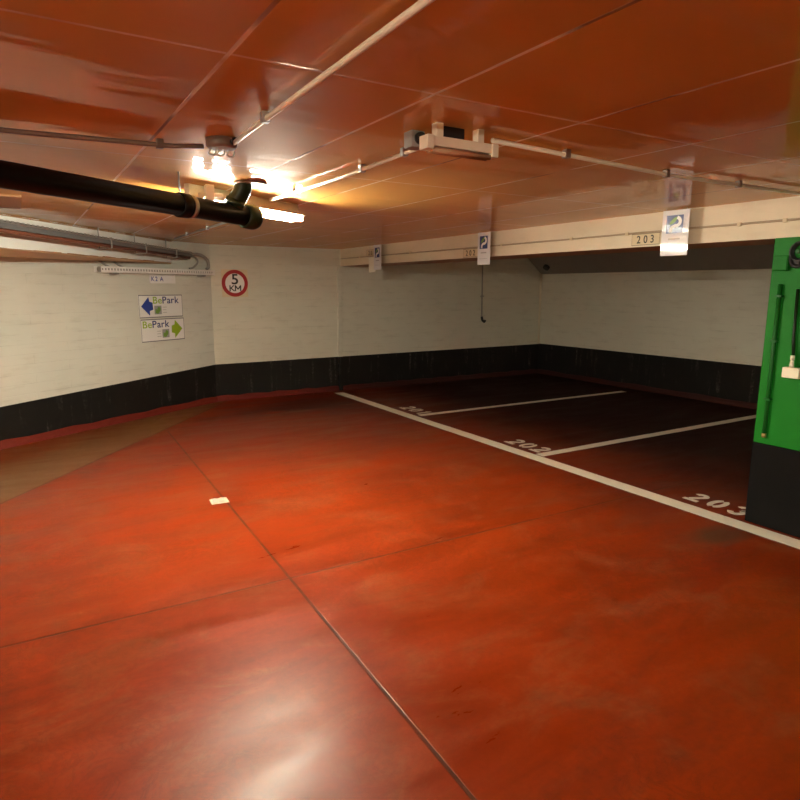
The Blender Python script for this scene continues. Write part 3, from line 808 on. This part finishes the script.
t = thing('ceiling_junction_box', 'grey square ceiling junction box left of the unlit short lamp', 'junction box', (1.372, 2.165, ZC))
bm = bmesh.new(); box(bm, -.030, .030, -.030, .030, -.062, -.001, bevel=.003); mesh_obj('housing', bm, M['greyplastic'], t)
bm = bmesh.new(); tube(bm, [(.004, -.030, -.030), (.004, -.046, -.030)], .022, 18); mesh_obj('gland', bm, M['dark'], t)
bm = bmesh.new(); tube(bm, [(.024, -.031, -.056), (.024, -.040, -.056)], .006, 10); mesh_obj('screw', bm, M['steel'], t)
t = thing('ceiling_junction_box', 'round brownish ceiling box with loose wires above the drain pipe', 'junction box', (.765, 2.68, ZC))
bm = bmesh.new(); tube(bm, [(0, 0, -.001), (0, 0, -.030), (0, 0, -.040)], [.062, .062, .052], 28); mesh_obj('housing', bm, M['darkconduit'], t)
for k, a in enumerate((-.035, .0, .04)):
    bm = bmesh.new(); tube(bm, arc_pts([(a, .02, -.038), (a - .01, .03, -.056), (a + .014, .03, -.058), (a + .022, .025, -.038)]), .0035, 6); mesh_obj('wire', bm, M['cream'], t)
bm = bmesh.new(); tube(bm, [(.03, -.05, -.018), (.035, -.075, -.018)], .014, 14); mesh_obj('gland', bm, M['dark'], t)

# ------------------------------------------------------------------ cable trays on the left
T0 = Vector((-1.50, 4.24, 0)); T1 = Vector((1.94, 8.735, 0)); td = (T1 - T0).normalized()
t = thing('cable_tray', 'long grey cable tray with a reddish pipe under it along the white downstand', 'cable tray', (T0.x, T0.y, 0), math.atan2(td.y, td.x))
LT = (T1 - T0).length; ZT = 2.143; FALL = 0.0165
def fall(bm):
    for v in bm.verts: v.co.z -= v.co.x * FALL
    return bm
bm = bmesh.new()
prof = [(-.10, .060), (-.10, 0), (.015, 0), (.015, .060), (.012, .060), (.012, .003), (-.097, .003), (-.097, .060)]
A = [bm.verts.new((0, y, ZT + z)) for y, z in prof]; B = [bm.verts.new((LT, y, ZT + z)) for y, z in prof]
for k in range(8): bm.faces.new((A[k], B[k], B[(k + 1) % 8], A[(k + 1) % 8]))
bm.faces.new(A); bm.faces.new(B[::-1])
mesh_obj('tray', fall(bm), M['dullsteel'], t)
bm = bmesh.new(); n = int(LT / .06); pts = []          # toothed front rim, one strip
for k in range(n):
    pts += [(k * .06, .066), (k * .06 + .030, .066), (k * .06 + .030, .052), (k * .06 + .06, .052)]
rows = [[bm.verts.new((x, y, ZT + z)) for x, z in pts] for y in (-.1045, -.1015)]
lows = [[bm.verts.new((x, y, ZT + .040)) for x, z in pts] for y in (-.1045, -.1015)]
for k in range(len(pts) - 1):
    bm.faces.new((lows[0][k], lows[0][k + 1], rows[0][k + 1], rows[0][k])); bm.faces.new((lows[1][k], rows[1][k], rows[1][k + 1], lows[1][k + 1]))
    bm.faces.new((rows[0][k], rows[0][k + 1], rows[1][k + 1], rows[1][k])); bm.faces.new((lows[0][k], lows[1][k], lows[1][k + 1], lows[0][k + 1]))
mesh_obj('toothed_rim', fall(bm), M['steel'], t)
bm = bmesh.new(); tube(bm, [(0, -.085, ZT - .018), (LT - .05, -.085, ZT - .018)], .016, 14); o = mesh_obj('pipe', fall(bm), M['rust'], t); o['label'] = 'reddish brown pipe'
for yy, r in ((-.072, .016), (-.042, .014), (-.014, .016)):
    bm = bmesh.new(); tube(bm, [(0, yy, ZT + .022), (LT * .5, yy + .01, ZT + .022), (LT, yy, ZT + .022)], r, 8); mesh_obj('inner_cable', fall(bm), M['dark'], t)
for sx in (1.0, 3.75, 4.45, 5.2):
    bm = bmesh.new(); box(bm, sx - .010, sx + .010, -.112, -.106, ZT - .045, ZT + .07); box(bm, sx - .010, sx + .010, -.112, .035, ZT - .045, ZT - .038)
    tube(bm, [(sx, .028, ZT - .04), (sx, .028, ZC - .002 + sx * FALL)], .006, 8); mesh_obj('bracket', fall(bm), M['greyplastic'], t)

t = thing('wall_tray', 'narrow white perforated cable tray fixed on the left wall above the signs', 'cable tray', onleft(1.26, 0.0, 1.818), ROTL)
W = 1.82
def perf_bm():
    bm = bmesh.new(); n = 44; dx = W / n; z0, z1 = 0.0, .070
    y = -.13
    for i in range(n):
        a, b = i * dx, (i + 1) * dx; m1, m2 = a + dx * .30, b - dx * .30; q0, q1 = .024, .048
        for (u0, u1, v0, v1) in ((a, m1, z0, z1), (m2, b, z0, z1), (m1, m2, z0, q0), (m1, m2, q1, z1)):
            box(bm, u0, u1, y, y + .002, v0, v1)
    box(bm, 0, W, -.128, -.004, 0, .002)
    box(bm, 0, W, -.006, -.004, 0, .070)
    return bm
mesh_obj('tray', perf_bm(), M['perf'], t)
bm = bmesh.new(); tube(bm, [(.01, -.075, .036), (W * .5, -.07, .036), (W - .03, -.075, .036)], .032, 10); mesh_obj('inner_cable', bm, M['greyplastic'], t)
for s in (.22, W - .2):
    bm = bmesh.new(); box(bm, s - .015, s + .015, -.135, 0, -.022, -.001); mesh_obj('bracket', bm, M['greyplastic'], t)

# cables leaving the tray
def loose(label, pts, r, mat='dark'):
    bm = bmesh.new(); tube(bm, arc_pts(pts), r, 10)
    return tag(mesh_obj('cable', bm, M[mat]), label, 'cable')
def lp(sv, off, z): return Vector(onleft(sv, off, z))
loose('dark grey cable curving from the big tray end down to the white wall tray', [lp(2.62, .14, 2.085), lp(2.80, .13, 2.085), lp(2.95, .11, 2.03), lp(2.99, .10, 1.94), lp(2.95, .10, 1.90)], .022, 'greyplastic')
loose('thin dark cable dropping beside the thicker one into the white wall tray', [lp(2.62, .10, 2.072), lp(2.76, .085, 2.05), lp(2.81, .075, 1.99), lp(2.74, .07, 1.92), lp(2.66, .07, 1.90)], .014, 'greyplastic')
for s, lab in ((1.30, 'short dark cable hook at the left end of the white wall tray'), (1.49, 'short dark cable hook second from the left end of the white wall tray')):
    a = Vector(onleft(s, .03, 1.965)); b = Vector(onleft(s + .05, .06, 1.92)); c = Vector(onleft(s + .15, .07, 1.868))
    loose(lab, [a, b, c], .013, 'greyplastic')

# darker board patch of the ceiling at far left
bm = bmesh.new(); box(bm, -.9, .075, 5.0, 5.75, ZC - .012, ZC - .0005); tag(mesh_obj('ceiling_patch', bm, M['soffit']), 'dark brown board patch on the ceiling at the far left', 'board')

# ------------------------------------------------------------------ camera, world, view
cam = bpy.data.cameras.new('camera'); co = bpy.data.objects.new('camera', cam); C.objects.link(co)
cam.sensor_fit = 'HORIZONTAL'; cam.sensor_width = 36.0; cam.lens = 622.0 / 800.0 * 36.0
cam.clip_start = .05
pitch, yaw, roll = math.radians(10.2), math.radians(31.2), math.radians(0.2)
fw = Vector((math.sin(yaw) * math.cos(pitch), math.cos(yaw) * math.cos(pitch), -math.sin(pitch)))
rt = Vector((math.cos(yaw), -math.sin(yaw), 0)); up = rt.cross(fw)
r = rt * math.cos(roll) + up * math.sin(roll); u = up * math.cos(roll) - rt * math.sin(roll)
mw = Matrix((r, u, -fw)).transposed().to_4x4(); mw.translation = (0, 0, 1.65)
co.matrix_world = mw
S.camera = co
w = bpy.data.worlds.new('world'); S.world = w; w.use_nodes = True
w.node_tree.nodes['Background'].inputs[0].default_value = (0.02, 0.02, 0.02, 1); w.node_tree.nodes['Background'].inputs[1].default_value = 0.3
S.view_settings.view_transform = 'Standard'; S.view_settings.look = 'None'
S.view_settings.gamma = 1.0; S.view_settings.use_curve_mapping = False
S.view_settings.exposure = 3.22
S.cycles.use_denoising = True
S.cycles.max_bounces = 10; S.cycles.diffuse_bounces = 6
